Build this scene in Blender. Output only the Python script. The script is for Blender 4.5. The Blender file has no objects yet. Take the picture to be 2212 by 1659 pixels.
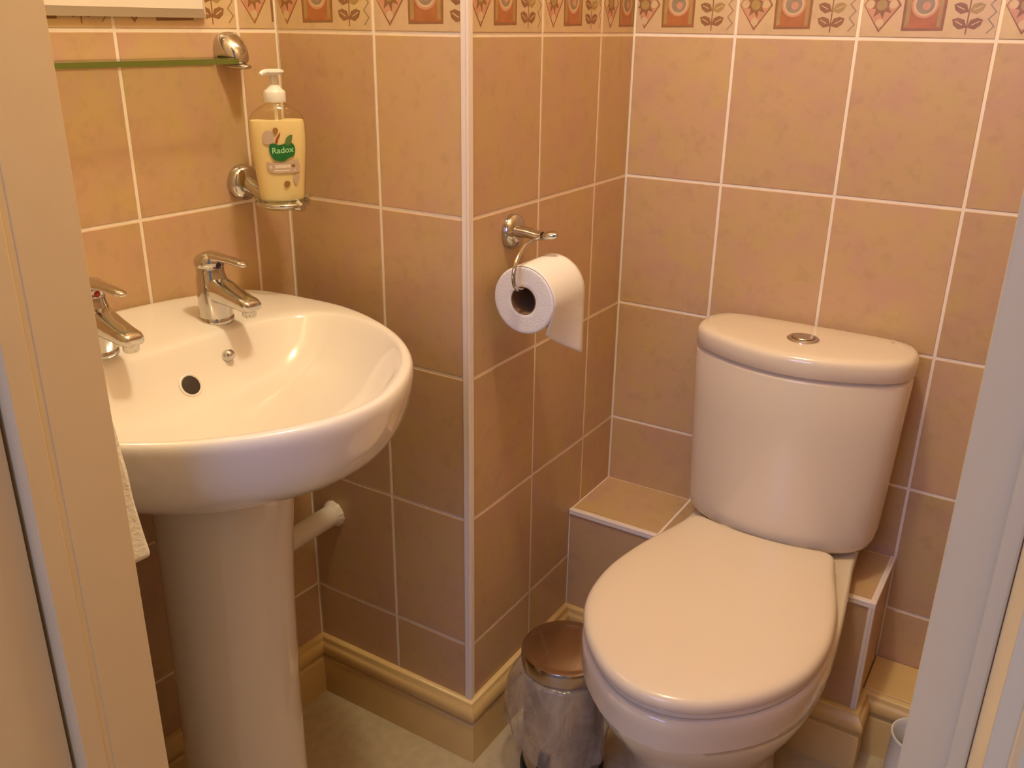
import bpy, bmesh, math, random
from mathutils import Vector, Matrix
from mathutils.bvhtree import BVHTree
random.seed(7)
PI = math.pi
SC = bpy.context.scene
COL = SC.collection

# ------------------------------------------------------------------ helpers
def link(o, parent=None):
    COL.objects.link(o)
    if parent is not None:
        o.parent = parent
    return o

def mk(name, verts, faces, mats, parent=None, fm=None, smooth=False, angle=40):
    me = bpy.data.meshes.new(name)
    me.from_pydata([tuple(v) for v in verts], [], faces)
    if not isinstance(mats, (list, tuple)):
        mats = [mats]
    for m in mats:
        me.materials.append(m)
    if fm:
        for p, i in zip(me.polygons, fm):
            p.material_index = i
    bm = bmesh.new(); bm.from_mesh(me)
    bmesh.ops.recalc_face_normals(bm, faces=bm.faces)
    bm.to_mesh(me); bm.free()
    if smooth:
        for p in me.polygons:
            p.use_smooth = True
        if angle < 180:
            me.set_sharp_from_angle(angle=math.radians(angle))
    me.update()
    return link(bpy.data.objects.new(name, me), parent)

def subsurf(o, lv=2):
    m = o.modifiers.new('smooth', 'SUBSURF'); m.levels = lv; m.render_levels = lv
    return o

def empty(name, label, cat, loc=(0, 0, 0), group=None):
    o = bpy.data.objects.new(name, None); COL.objects.link(o)
    o.location = loc; o.empty_display_size = .05
    tag(o, label, cat, group)
    return o

def tag(o, label, cat, group=None):
    o['label'] = label; o['category'] = cat
    if group: o['group'] = group
    return o

def struct(o):
    o['kind'] = 'structure'
    return o

class MB:
    """collects shapes in one mesh"""
    def __init__(s):
        s.v = []; s.f = []; s.m = []
    def add(s, verts, faces, mi=0):
        b = len(s.v)
        s.v += [tuple(x) for x in verts]
        s.f += [tuple(b + i for i in f) for f in faces]
        s.m += [mi] * len(faces)
    def box(s, a, b, mi=0, bev=0):
        x0, y0, z0 = a; x1, y1, z1 = b
        if bev:
            bm = bmesh.new(); bmesh.ops.create_cube(bm, size=1)
            for v in bm.verts:
                v.co = Vector((x0 + (v.co.x + .5) * (x1 - x0), y0 + (v.co.y + .5) * (y1 - y0), z0 + (v.co.z + .5) * (z1 - z0)))
            bmesh.ops.bevel(bm, geom=bm.edges[:], offset=bev, segments=2, affect='EDGES', profile=.5)
            bm.verts.index_update()
            s.add([v.co[:] for v in bm.verts], [[v.index for v in f.verts] for f in bm.faces], mi)
            bm.free(); return
        s.add([(x0, y0, z0), (x1, y0, z0), (x1, y1, z0), (x0, y1, z0), (x0, y0, z1), (x1, y0, z1), (x1, y1, z1), (x0, y1, z1)],
              [(0, 3, 2, 1), (4, 5, 6, 7), (0, 1, 5, 4), (1, 2, 6, 5), (2, 3, 7, 6), (3, 0, 4, 7)], mi)
    def loft(s, rings, mi=0, cap0=True, cap1=True, closed=True):
        n = len(rings[0]); b = []
        for r in rings: b += list(r)
        fs = []
        for k in range(len(rings) - 1):
            for i in range(n if closed else n - 1):
                j = (i + 1) % n
                fs.append((k * n + i, k * n + j, (k + 1) * n + j, (k + 1) * n + i))
        if cap0: fs.append(tuple(range(n - 1, -1, -1)))
        if cap1: fs.append(tuple((len(rings) - 1) * n + i for i in range(n)))
        s.add(b, fs, mi)
    def lathe(s, prof, c=(0, 0, 0), n=40, mi=0, M=None, cap0=True, cap1=True):
        M = M or Matrix.Identity(3); c = Vector(c)
        rings = [[c + M @ Vector((r * math.cos(2 * PI * i / n), r * math.sin(2 * PI * i / n), z)) for i in range(n)] for r, z in prof]
        s.loft(rings, mi, cap0, cap1)
    def tube(s, pts, rad, n=14, mi=0, flat=1.0, up=None):
        pts = [Vector(p) for p in pts]
        if not hasattr(rad, '__len__'): rad = [rad] * len(pts)
        rings = []; ref = Vector(up) if up else None
        for k, p in enumerate(pts):
            t = (pts[min(k + 1, len(pts) - 1)] - pts[max(k - 1, 0)]).normalized()
            if ref is None: ref = Vector((0, 0, 1)) if abs(t.z) < .9 else Vector((1, 0, 0))
            sd = t.cross(ref).normalized(); uu = sd.cross(t).normalized()
            if not up: ref = uu
            rings.append([p + sd * rad[k] * math.cos(2 * PI * i / n) + uu * rad[k] * flat * math.sin(2 * PI * i / n) for i in range(n)])
        s.loft(rings, mi)
    def build(s, name, mats, parent=None, smooth=True, angle=40):
        return mk(name, s.v, s.f, mats, parent, s.m, smooth, angle)

def catmull(pts, per=10, closed=False):
    pts = [Vector(p) for p in pts]; out = []; n = len(pts)
    rng = range(n if closed else n - 1)
    for i in rng:
        g = lambda k: pts[k % n] if closed else pts[max(0, min(n - 1, k))]
        a, b, c, d = g(i - 1), g(i), g(i + 1), g(i + 2)
        for k in range(per):
            t = k / per
            out.append(.5 * ((2 * b) + (c - a) * t + (2 * a - 5 * b + 4 * c - d) * t * t + (3 * b - a - 3 * c + d) * t ** 3))
    if not closed: out.append(pts[-1])
    return out

def resample(pts, n):
    """closed polyline -> n points by arc length, starting at pts[0]"""
    L = [0]
    for i in range(len(pts)):
        L.append(L[-1] + (pts[(i + 1) % len(pts)] - pts[i]).length)
    tot = L[-1]; out = []; k = 0
    for i in range(n):
        t = tot * i / n
        while L[k + 1] < t: k += 1
        u = (t - L[k]) / max(1e-9, L[k + 1] - L[k])
        out.append(pts[k].lerp(pts[(k + 1) % len(pts)], u))
    return out

def half_outline(hp, n, per=10):
    """half profile (p, q>=0) from back centre to front centre -> closed outline of n points"""
    full = hp + [(p, -q) for p, q in reversed(hp[1:-1])]
    c = catmull([(p, q, 0) for p, q in full], per, True)
    return resample(c, n)

# ------------------------------------------------------------------ materials
def new_mat(name):
    m = bpy.data.materials.new(name); m.use_nodes = True
    nt = m.node_tree; b = nt.nodes['Principled BSDF']
    return m, nt, b

def mat(name, rgb, rough=.5, metal=0, spec=.5, noise=0, nscale=30, coat=0, bump=0, bscale=200, sss=0):
    m, nt, b = new_mat(name)
    b.inputs['Roughness'].default_value = rough; b.inputs['Metallic'].default_value = metal
    b.inputs['Specular IOR Level'].default_value = spec
    b.inputs['Coat Weight'].default_value = coat; b.inputs['Coat Roughness'].default_value = .08
    tc = nt.nodes.new('ShaderNodeTexCoord')
    nz = nt.nodes.new('ShaderNodeTexNoise'); nz.inputs['Scale'].default_value = nscale; nz.inputs['Detail'].default_value = 4
    nt.links.new(tc.outputs['Object'], nz.inputs['Vector'])
    mx = nt.nodes.new('ShaderNodeMix'); mx.data_type = 'RGBA'
    k = noise
    mx.inputs['A'].default_value = (*[c * (1 - k) for c in rgb], 1)
    mx.inputs['B'].default_value = (*[min(1, c * (1 + k)) for c in rgb], 1)
    nt.links.new(nz.outputs['Fac'], mx.inputs['Factor'])
    nt.links.new(mx.outputs['Result'], b.inputs['Base Color'])
    if bump:
        n2 = nt.nodes.new('ShaderNodeTexNoise'); n2.inputs['Scale'].default_value = bscale
        nt.links.new(tc.outputs['Object'], n2.inputs['Vector'])
        bp = nt.nodes.new('ShaderNodeBump'); bp.inputs['Strength'].default_value = bump; bp.inputs['Distance'].default_value = .002
        nt.links.new(n2.outputs['Fac'], bp.inputs['Height']); nt.links.new(bp.outputs['Normal'], b.inputs['Normal'])
    return m

def tile_mat(name, base, pink, yellow, rough=.33):
    """mottled glazed tile; every tile carries its own random number in the attribute 'tile'"""
    m, nt, b = new_mat(name)
    b.inputs['Roughness'].default_value = rough; b.inputs['Specular IOR Level'].default_value = .4
    N = nt.nodes.new; Lk = nt.links.new
    tc = N('ShaderNodeTexCoord'); at = N('ShaderNodeAttribute'); at.attribute_name = 'tile'
    off = N('ShaderNodeVectorMath'); off.operation = 'SCALE'; off.inputs['Scale'].default_value = 37
    Lk(at.outputs['Color'], off.inputs[0])
    ad = N('ShaderNodeVectorMath'); ad.operation = 'ADD'
    Lk(tc.outputs['Object'], ad.inputs[0]); Lk(off.outputs[0], ad.inputs[1])
    def nz(sc, det, lo, hi):
        n = N('ShaderNodeTexNoise'); n.inputs['Scale'].default_value = sc; n.inputs['Detail'].default_value = det
        n.inputs['Roughness'].default_value = .6
        Lk(ad.outputs[0], n.inputs['Vector'])
        r = N('ShaderNodeMapRange'); r.inputs['From Min'].default_value = lo; r.inputs['From Max'].default_value = hi
        Lk(n.outputs['Fac'], r.inputs['Value']); return r.outputs[0]
    def mixc(f, a, bcol):
        x = N('ShaderNodeMix'); x.data_type = 'RGBA'
        Lk(f, x.inputs['Factor'])
        if isinstance(a, tuple): x.inputs['A'].default_value = (*a, 1)
        else: Lk(a, x.inputs['A'])
        x.inputs['B'].default_value = (*bcol, 1)
        return x.outputs['Result']
    c = mixc(nz(11, 6, .42, .62), base, pink)
    c = mixc(nz(18, 7, .48, .68), c, yellow)
    dark = tuple(k * .84 for k in base)
    c = mixc(nz(38, 7, .52, .80), c, dark)
    hs = N('ShaderNodeHueSaturation')
    mr = N('ShaderNodeMapRange'); mr.inputs['To Min'].default_value = .95; mr.inputs['To Max'].default_value = 1.05
    sp = N('ShaderNodeSeparateColor'); Lk(at.outputs['Color'], sp.inputs[0]); Lk(sp.outputs[1], mr.inputs['Value'])
    Lk(mr.outputs[0], hs.inputs['Value']); Lk(c, hs.inputs['Color']); Lk(hs.outputs[0], b.inputs['Base Color'])
    bp = N('ShaderNodeBump'); bp.inputs['Strength'].default_value = .12; bp.inputs['Distance'].default_value = .001
    nb = N('ShaderNodeTexNoise'); nb.inputs['Scale'].default_value = 60; Lk(ad.outputs[0], nb.inputs['Vector'])
    Lk(nb.outputs['Fac'], bp.inputs['Height']); Lk(bp.outputs['Normal'], b.inputs['Normal'])
    return m

def clear_mat(name, tint, rough=.03, body=0, bodycol=(1, 1, 1)):
    """thin clear plastic or glass: see-through with a Fresnel sheen"""
    m, nt, b = new_mat(name); N = nt.nodes.new; Lk = nt.links.new
    out = nt.nodes['Material Output']
    tr = N('ShaderNodeBsdfTransparent'); tr.inputs[0].default_value = (*tint, 1)
    gl = N('ShaderNodeBsdfGlossy'); gl.inputs['Roughness'].default_value = rough
    lw = N('ShaderNodeLayerWeight'); lw.inputs['Blend'].default_value = .5
    pw = N('ShaderNodeMath'); pw.operation = 'POWER'; pw.inputs[1].default_value = 4.5; Lk(lw.outputs['Facing'], pw.inputs[0])
    fr = N('ShaderNodeMapRange'); fr.inputs['To Min'].default_value = .035; fr.inputs['To Max'].default_value = .9; Lk(pw.outputs[0], fr.inputs['Value'])
    mx = N('ShaderNodeMixShader')
    base = tr.outputs[0]
    if body:
        df = N('ShaderNodeBsdfDiffuse'); df.inputs[0].default_value = (*bodycol, 1)
        tl = N('ShaderNodeBsdfTranslucent'); tl.inputs[0].default_value = (*bodycol, 1)
        m1 = N('ShaderNodeMixShader'); m1.inputs[0].default_value = .5
        Lk(df.outputs[0], m1.inputs[1]); Lk(tl.outputs[0], m1.inputs[2])
        m2 = N('ShaderNodeMixShader'); m2.inputs[0].default_value = body
        Lk(tr.outputs[0], m2.inputs[1]); Lk(m1.outputs[0], m2.inputs[2]); base = m2.outputs[0]; mm = m2
        tc = N('ShaderNodeTexCoord'); nz = N('ShaderNodeTexNoise'); nz.inputs['Scale'].default_value = 17; nz.inputs['Detail'].default_value = 3
        mpg = N('ShaderNodeMapping'); mpg.inputs['Scale'].default_value = (1.5, 1.5, .8); mpg.inputs['Rotation'].default_value = (.3, .25, 0)
        Lk(tc.outputs['Object'], mpg.inputs['Vector']); Lk(mpg.outputs[0], nz.inputs['Vector']); nz.inputs['Distortion'].default_value = 1.2
        fm = N('ShaderNodeMapRange'); fm.inputs['From Min'].default_value = .38; fm.inputs['From Max'].default_value = .68
        fm.inputs['To Min'].default_value = body * .7; fm.inputs['To Max'].default_value = min(.95, body * 1.3); Lk(nz.outputs['Fac'], fm.inputs['Value']); Lk(fm.outputs[0], mm.inputs[0])
        bp = N('ShaderNodeBump'); bp.inputs['Strength'].default_value = .7; bp.inputs['Distance'].default_value = .01
        Lk(nz.outputs['Fac'], bp.inputs['Height'])
        for s in (df, tl, gl): Lk(bp.outputs['Normal'], s.inputs['Normal'])
    Lk(fr.outputs[0], mx.inputs[0]); Lk(base, mx.inputs[1]); Lk(gl.outputs[0], mx.inputs[2])
    Lk(mx.outputs[0], out.inputs['Surface'])
    return m

M_tile = tile_mat('peach_tile', (.595, .39, .207), (.58, .355, .23), (.59, .41, .175))
M_border = tile_mat('border_tile', (.66, .47, .26), (.66, .45, .28), (.66, .49, .235))
M_grout = mat('grout', (.93, .80, .65), .8, noise=.06, nscale=60)
M_terra = mat('border_terracotta', (.44, .155, .05), .35, noise=.3, nscale=60)
M_brown = mat('border_brown', (.30, .14, .055), .35, noise=.25, nscale=80)
M_grey = mat('border_grey', (.33, .24, .15), .35, noise=.25, nscale=80)
M_rose = mat('border_rose', (.60, .30, .17), .35, noise=.2, nscale=80)
M_olive = mat('border_olive', (.42, .27, .09), .35, noise=.2, nscale=80)
TM = [M_grout, M_tile, M_border, M_terra, M_brown, M_grey, M_rose, M_olive]
M_trim = mat('plastic_trim', (.88, .76, .68), .35)
M_paint = mat('cream_gloss_paint', (.82, .63, .345), .32, noise=.04, nscale=14, bump=.08, bscale=60)
M_skirt = mat('cream_skirting_paint', (.76, .53, .215), .35, noise=.05, nscale=20)
M_plaster = mat('pale_plaster', (.72, .60, .44), .8, noise=.03)
M_floor = mat('speckled_vinyl', (.56, .46, .29), .45, noise=.22, nscale=55)
M_white = mat('white_ceramic', (.86, .80, .73), .1, spec=.5, coat=.5)
M_cream = mat('cream_ceramic', (.80, .69, .54), .13, spec=.5, coat=.4)
M_seat = mat('cream_seat_plastic', (.82, .69, .53), .2, spec=.5)
M_chrome = mat('chrome', (.60, .58, .54), .1, metal=1)
M_steel = mat('brushed_steel', (.50, .42, .36), .14, metal=1, noise=.1, nscale=12)
M_dark = mat('dark_hole', (.035, .022, .014), .6)
M_black = mat('black_plastic', (.02, .02, .02), .4)
M_red = mat('red_dot', (.42, .02, .015), .3)
M_blue = mat('dark_blue_dot', (.03, .02, .04), .3)
M_paper = mat('tissue_paper', (.86, .82, .78), .9, spec=.1, bump=.25, bscale=350)
M_core = mat('cardboard_core', (.25, .14, .07), .9)
M_wplast = mat('white_plastic', (.86, .83, .77), .3)
M_pipe = mat('pipe_plastic', (.78, .70, .58), .45)
M_towel = mat('towel_cotton', (.82, .76, .66), .95, spec=.1, bump=.6, bscale=260)
M_liquid = mat('cream_soap', (.93, .77, .45), .4)
M_green = mat('label_green', (.015, .16, .035), .4, noise=.3, nscale=120)
M_lgreen = mat('label_pale_green', (.36, .75, .36), .4)
M_lred = mat('label_red_brown', (.34, .06, .02), .4)
M_lbrown = mat('label_nut_brown', (.33, .16, .04), .4)
M_lgrey = mat('label_grey', (.55, .42, .33), .4, noise=.15, nscale=100)
M_lpale = mat('label_pale', (.80, .68, .60), .4)
M_leaf = mat('label_leaf', (.12, .20, .05), .4)
M_clear = clear_mat('clear_plastic', (.97, .95, .86), .06)
M_glass = clear_mat('clear_glass', (.93, .97, .92), .02)
M_gedge = mat('green_glass_edge', (.15, .175, .035), .12)
M_bag = clear_mat('bin_bag_film', (.95, .92, .88), .2, body=.34, bodycol=(.92, .86, .76))
M_cab = mat('cabinet_white', (.85, .76, .66), .4)
M_mirror = mat('mirror_silver', (.85, .85, .85), .02, metal=1)

# ------------------------------------------------------------------ tiled walls
def ngon(c, r, n, rot=0, sx=1.0, sy=1.0):
    return [(c[0] + sx * r * math.cos(rot + 2 * PI * i / n), c[1] + sy * r * math.sin(rot + 2 * PI * i / n)) for i in range(n)]

def border_decor():
    """relief motifs of one 200 mm border tile, (material, polygon, lift)"""
    o = []
    cx, cy = .031, .049
    D = [(cx, cy - .040), (cx + .029, cy), (cx, cy + .040), (cx - .029, cy)]
    for k in range(4):
        a, b = Vector(D[k]), Vector(D[(k + 1) % 4]); c = Vector((cx, cy))
        o.append((4, [a, b, b.lerp(c, .10), a.lerp(c, .10)], 0))
    o.append((6, [Vector(d).lerp(Vector((cx, cy)), .10) for d in D], 0))
    star = [(cx + (.021 if i % 2 == 0 else .011) * math.cos(i * PI / 8 + .2) * .9, cy + (.021 if i % 2 == 0 else .011) * math.sin(i * PI / 8 + .2)) for i in range(16)]
    o.append((4, star, 1))
    o.append((7, ngon((cx, cy), .008, 12), 2))
    for dx, dy in ((0, -.026), (0, .026), (-.017, 0.001), (.017, .001)):
        o.append((2, ngon((cx + dx, cy + dy), .0062, 12), 2))
    # square with ring and disc
    x0, x1, y0, y1 = .064, .124, .012, .088
    o.append((4, [(x0, y0), (x1, y0 + .001), (x1 + .001, y1), (x0 - .001, y1)], 0))
    o.append((3, [(x0 + .003, y0 + .004), (x1 - .003, y0 + .004), (x1 - .003, y1 - .004), (x0 + .003, y1 - .004)], 1))
    for a, b in ((.004, .010), (.050, .0555)):
        o.append((7, [(x0 + a, y0 + .006), (x0 + b, y0 + .007), (x0 + b, y1 - .007), (x0 + a, y1 - .006)], 2))
    c = ((x0 + x1) / 2, .050)
    o.append((6, ngon(c, .0195, 24), 2)); o.append((2, ngon(c, .0165, 24), 3)); o.append((5, ngon(c, .0135, 24), 4)); o.append((6, ngon((c[0] + .002, c[1] - .002), .006, 12), 5))
    # leaf sprig
    sx = .156
    o.append((4, [(sx - .001, .008), (sx + .001, .008), (sx + .002, .092), (sx, .092)], 0))
    for k, yy in enumerate((.018, .040, .062, .082)):
        for sg in (-1, 1):
            L = .024 if k < 3 else .016
            a = Vector((sx, yy)); d = Vector((sg * .85, .45 - .2 * k / 3)).normalized(); nn = Vector((-d.y, d.x))
            w = .0076
            pts = [a, a + d * L * .35 + nn * w, a + d * L * .75 + nn * w * .8, a + d * L, a + d * L * .75 - nn * w * .8, a + d * L * .35 - nn * w]
            o.append((4 if k % 2 == 0 or sg < 0 else 7, pts, 1))
            o.append((2, [a + d * L * .3 + nn * .0007, a + d * L * .8 + nn * .0007, a + d * L * .8 - nn * .0007, a + d * L * .3 - nn * .0007], 2))
    # zigzag edge
    zx = .188; pr = None
    for k in range(9):
        p = Vector((zx + (.005 if k % 2 else -.004), .010 + k * .010))
        if pr is not None:
            o.append((5, [pr + Vector((-.0013, 0)), pr + Vector((.0013, 0)), p + Vector((.0013, 0)), p + Vector((-.0013, 0))], 0))
        pr = p
    return o
DECOR = border_decor()
G = .0026

def tiles(mb, cols_attr, O, U, V, N, us, vs, border_row=None, anchors=None, back=.10, margin=(0, 0, 0, 0)):
    """grout slab with bevelled tiles; us, vs are the grout centre lines"""
    O, U, V, N = map(Vector, (O, U, V, N))
    P = lambda u, v, n: O + U * u + V * v + N * n
    u0, u1, v0, v1 = us[0] - margin[0], us[-1] + margin[1], vs[0] - margin[2], vs[-1] + margin[3]
    gn = -.0012
    mb.add([P(u0, v0, gn), P(u1, v0, gn), P(u1, v1, gn), P(u0, v1, gn), P(u0, v0, -back), P(u1, v0, -back), P(u1, v1, -back), P(u0, v1, -back)],
           [(0, 1, 2, 3), (7, 6, 5, 4), (0, 4, 5, 1), (1, 5, 6, 2), (2, 6, 7, 3), (3, 7, 4, 0)], 0)
    cols_attr += [(0, 0, 0)] * 6
    for j in range(len(vs) - 1):
        for i in range(len(us) - 1):
            a, b, c, d = us[i] + G, us[i + 1] - G, vs[j] + G, vs[j + 1] - G
            if b - a < .004 or d - c < .004: continue
            e = .0011
            mi = 2 if border_row == j else 1
            r = (random.random(), random.random(), random.random())
            b0 = len(mb.f)
            ring = lambda k, n: [P(a + k, c + k, n), P(b - k, c + k, n), P(b - k, d - k, n), P(a + k, d - k, n)]
            mb.loft([ring(0, -.003), ring(0, -.0007), ring(e * .4, -.0002), ring(e, 0)], mi, cap0=False)
            if border_row == j:
                anc = anchors[i] if anchors else us[i]
                for m, poly, lift in DECOR:
                    q = [(min(max(anc + x, a + e), b - e), min(max(vs[j] + y, c + e), d - e)) for x, y in poly]
                    if max(x for x, y in q) - min(x for x, y in q) < .002: continue
                    mb.add([P(x, y, .00012 + .00006 * lift) for x, y in q], [tuple(range(len(q)))], m)
            cols_attr += [r] * (len(mb.f) - b0)

def wall_build(name, mb, attr, smooth=False):
    me = bpy.data.meshes.new(name)
    me.from_pydata([tuple(v) for v in mb.v], [], mb.f)
    for m in TM: me.materials.append(m)
    for p, i in zip(me.polygons, mb.m): p.material_index = i
    at = me.color_attributes.new('tile', 'FLOAT_COLOR', 'CORNER')
    for p in me.polygons:
        for li in p.loop_indices:
            at.data[li].color = (*attr[p.index], 1)
    me.update()
    return struct(link(bpy.data.objects.new(name, me)))

T = .2494; R0 = 1.237; HC = 2.36
ROWS = [0, R0 - 4 * T, R0 - 3 * T, R0 - 2 * T, R0 - T, R0, R0 + .10, R0 + .10 + T, R0 + .10 + 2 * T, R0 + .10 + 3 * T, R0 + .10 + 4 * T, HC]
BR = 5
Z = Vector((0, 0, 1))
YB = -.525; YI = -1.175; YR = -1.256; YO = -1.40
XAC = -.356                                # corner of left wall and boxed front
UA = Vector((.06, 1, 0)).normalized(); NA = Vector((1, -.06, 0)).normalized()
LA = .665
OA = Vector((XAC, YB, 0)) - UA * LA

# wall behind the basin
mb = MB(); at = []
ua = [-.01, LA - .472, LA - .272, LA - .072, LA]
tiles(mb, at, OA, UA, Z, NA, ua, ROWS, BR, [LA - .672, LA - .472, LA - .272, LA - .072], back=.10, margin=(0, .1, 0, 0))
wall_build('wall_left', mb, at)
# boxed-in corner: front face and side face
mb = MB(); at = []
tiles(mb, at, (XAC, YB, 0), (1, 0, 0), Z, (0, -1, 0), [0, -.1635 - XAC, -XAC], ROWS, BR, [-.1635 - XAC - .2, -.1635 - XAC], back=.05, margin=(0, -.0013, 0, 0))
wall_build('wall_boxing_front', mb, at)
mb = MB(); at = []
tiles(mb, at, (0, YB, 0), (0, 1, 0), Z, (1, 0, 0), [0, .2005, .397, -YB], ROWS, BR, [.0005, .2005, .397], back=.05, margin=(-.0013, 0, 0, 0))
wall_build('wall_boxing_side', mb, at)
# wall behind the toilet
mb = MB(); at = []
XR = .815
tiles(mb, at, (0, 0, 0), (1, 0, 0), Z, (0, -1, 0), [0, .188, .388, .588, .788, XR], ROWS, BR, [-.012, .188, .388, .588, .788], back=.10, margin=(.4, .1, 0, 0))
wall_build('wall_back', mb, at)
mb = MB(); at = []
tiles(mb, at, (XR, 0, 0), (0, -1, 0), Z, (-1, 0, 0), [0, .2, .4, .6, .8, 1.0, -YI], ROWS, BR, None, back=.10)
wall_build('wall_right', mb, at)
# tiled pipe boxing behind the pan
YL = -.175; ZL = .347; XL = .588
mb = MB(); at = []
tiles(mb, at, (0, YL, 0), (1, 0, 0), Z, (0, -1, 0), [0, .188, .388, XL], [0.02, ZL], None, None, back=.02, margin=(0, -.0013, 0, -.0013))
tiles(mb, at, (0, YL, ZL), (1, 0, 0), (0, 1, 0), (0, 0, 1), [0, .188, .388, XL], [0, -YL], None, None, back=.02, margin=(0, -.0013, -.0013, 0))
tiles(mb, at, (XL, YL, 0), (0, 1, 0), Z, (1, 0, 0), [0, -YL], [0.02, ZL], None, None, back=.02, margin=(-.0013, 0, 0, -.0013))
wall_build('wall_ledge', mb, at)

# low painted boxing in the right corner
mb = MB(); mb.box((XL + .001, -.108, .0), (XR - .002, -.001, .129), bev=.002)
struct(mb.build('wall_low_ledge', M_skirt, smooth=False))

# floor, ceiling, door wall
mb = MB(); mb.box((-1.2, -3.2, -.05), (2.2, .05, 0)); struct(mb.build('floor', M_floor, smooth=False))
mb = MB(); mb.box((-1.2, YO, HC), (1.6, .1, HC + .06)); struct(mb.build('ceiling', M_plaster, smooth=False))
DXL, DXR = .079, .7275                      # opening between the thick door linings
mb = MB()
mb.box((-.6, YO + .012, 0), (DXL - .045, YI - .002, HC)); mb.box((DXR + .045, YO + .012, 0), (1.5, YI - .002, HC)); mb.box((DXL - .045, YO + .012, 2.03), (DXR + .045, YI - .002, HC))
struct(mb.build('wall_front', M_plaster, smooth=False))

# ------------------------------------------------------------------ door frame
dr = struct(bpy.data.objects.new('door_1', None)); COL.objects.link(dr)
mb = MB()
yg = -1.2355
mb.box((DXL - .045, yg + .006, 0), (DXL, YI, 2.0), bev=.0007)
mb.box((DXL - .045, YR, 0), (DXL + .0002, yg, 2.0), bev=.0012)
mb.box((DXL - .045, yg - .002, 0), (DXL - .0007, yg + .008, 2.0))
mb.box((DXL - .06, YO, 0), (DXL - .0165, YR - .0035, 2.02), bev=.001)
mb.build('door_jamb', M_paint, dr, smooth=False)
mb = MB()
mb.box((DXR, YR, 0), (DXR + .05, YI, 2.0), bev=.0015)
mb.box((DXR + .0245, YO, 0), (DXR + .06, YR - .0005, 2.02), bev=.001)
mb.build('door_jamb', M_paint, dr, smooth=False)
mb = MB(); mb.box((DXR + .0175, YR - .007, 0), (DXR + .0243, YR - .0004, 2.0), bev=.0012)
mb.build('draught_strip', M_paint, dr, smooth=False)
mb = MB(); mb.box((DXL - .06, YO, 2.0), (DXR + .06, YI, 2.04)); mb.build('door_head', M_paint, dr, smooth=False)
for x0, x1 in ((DXL - .1, DXL - .029), (DXR + .029, DXR + .10)):
    mb = MB(); mb.box((x0, YO - .016, 0), (x1, YO + .012, 2.08), bev=.004); mb.build('architrave', M_paint, dr, smooth=False)

# ------------------------------------------------------------------ skirting boards
PROF = [(0, 0), (.017, 0), (.017, .078), (.0155, .0815), (.0115, .083), (.0115, .087), (.0165, .0895), (.0195, .095), (.0205, .101), (.0190, .108), (.0150, .114), (.0110, .1175), (.0100, .1215), (.0080, .1245), (0, .1255)]
def skirting(name, pts, i, n):
    """segment i of a polyline (room on the left hand side), mitred to its neighbours"""
    pts = [Vector((p[0], p[1], 0)) for p in pts]
    nr = lambda a, b: Vector((-(b - a).y, (b - a).x, 0)).normalized()
    def off(k):
        if k == 0: return nr(pts[0], pts[1])
        if k == len(pts) - 1: return nr(pts[-2], pts[-1])
        a, b = nr(pts[k - 1], pts[k]), nr(pts[k], pts[k + 1])
        return (a + b) / (1 + a.dot(b))
    mb = MB()
    rings = []
    for k in range(i, i + n + 1):
        rings.append([pts[k] + off(k) * t + Z * z for t, z in PROF])
    mb.loft(rings)
    return struct(mb.build(name, M_skirt, smooth=True, angle=50))
la0 = OA + UA * .02
SP = [(la0.x, la0.y), (XAC, YB), (0, YB), (0, YL), (XL, YL), (XL, -.108), (XR, -.108)]
SP = SP[::-1]
# walking right to left keeps the room on the left hand
skirting('baseboard_right', SP, 0, 1)
skirting('baseboard_back', SP, 1, 2)
skirting('baseboard_boxing', SP, 3, 2)
skirting('baseboard_left', SP, 5, 1)

# ------------------------------------------------------------------ white tile trims
def trim(name, A, B, d1, d2, w=.0095):
    """two-strip corner trim along A-B; d1, d2 point out of the two faces"""
    A, B, d1, d2 = map(Vector, (A, B, d1, d2))
    h = .0022
    prof = [(-w, 0.0002), (-w, h * .7), (-w + .0012, h), (-.0026, h), (-.0021, h * .35), (-.0015, h * .35), (-.0010, h), (h * .2, h * .95), (h * .75, h * .75), (h * .95, h * .2), (h, -.0010), (h * .35, -.0015), (h * .35, -.0021), (h, -.0026), (h, -w + .0012), (h * .7, -w), (.0002, -w), (-.003, -.003)]
    mb = MB(); mb.loft([[P + d1 * b + d2 * a for a, b in prof] for P in (A, B)])
    return struct(mb.build(name, M_trim, smooth=False))
trim('trim_1', (0, YB, .126), (0, YB, HC), (0, -1, 0), (1, 0, 0), .0105)
trim('trim_2', (0.001, YL, ZL), (XL + .002, YL, ZL), (0, 0, 1), (0, -1, 0), .009)
mb = MB(); mb.box((XL - .0095, YL - .0024, ZL - .0095), (XL + .0024, YL + .0095, ZL + .0024), bev=.001); struct(mb.build('trim_5', M_trim, smooth=False))
trim('trim_3', (XL, YL + .002, ZL), (XL, -.001, ZL), (0, 0, 1), (1, 0, 0), .0075)
trim('trim_4', (XL, YL, .126), (XL, YL, ZL - .004), (0, -1, 0), (1, 0, 0), .0085)

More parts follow.
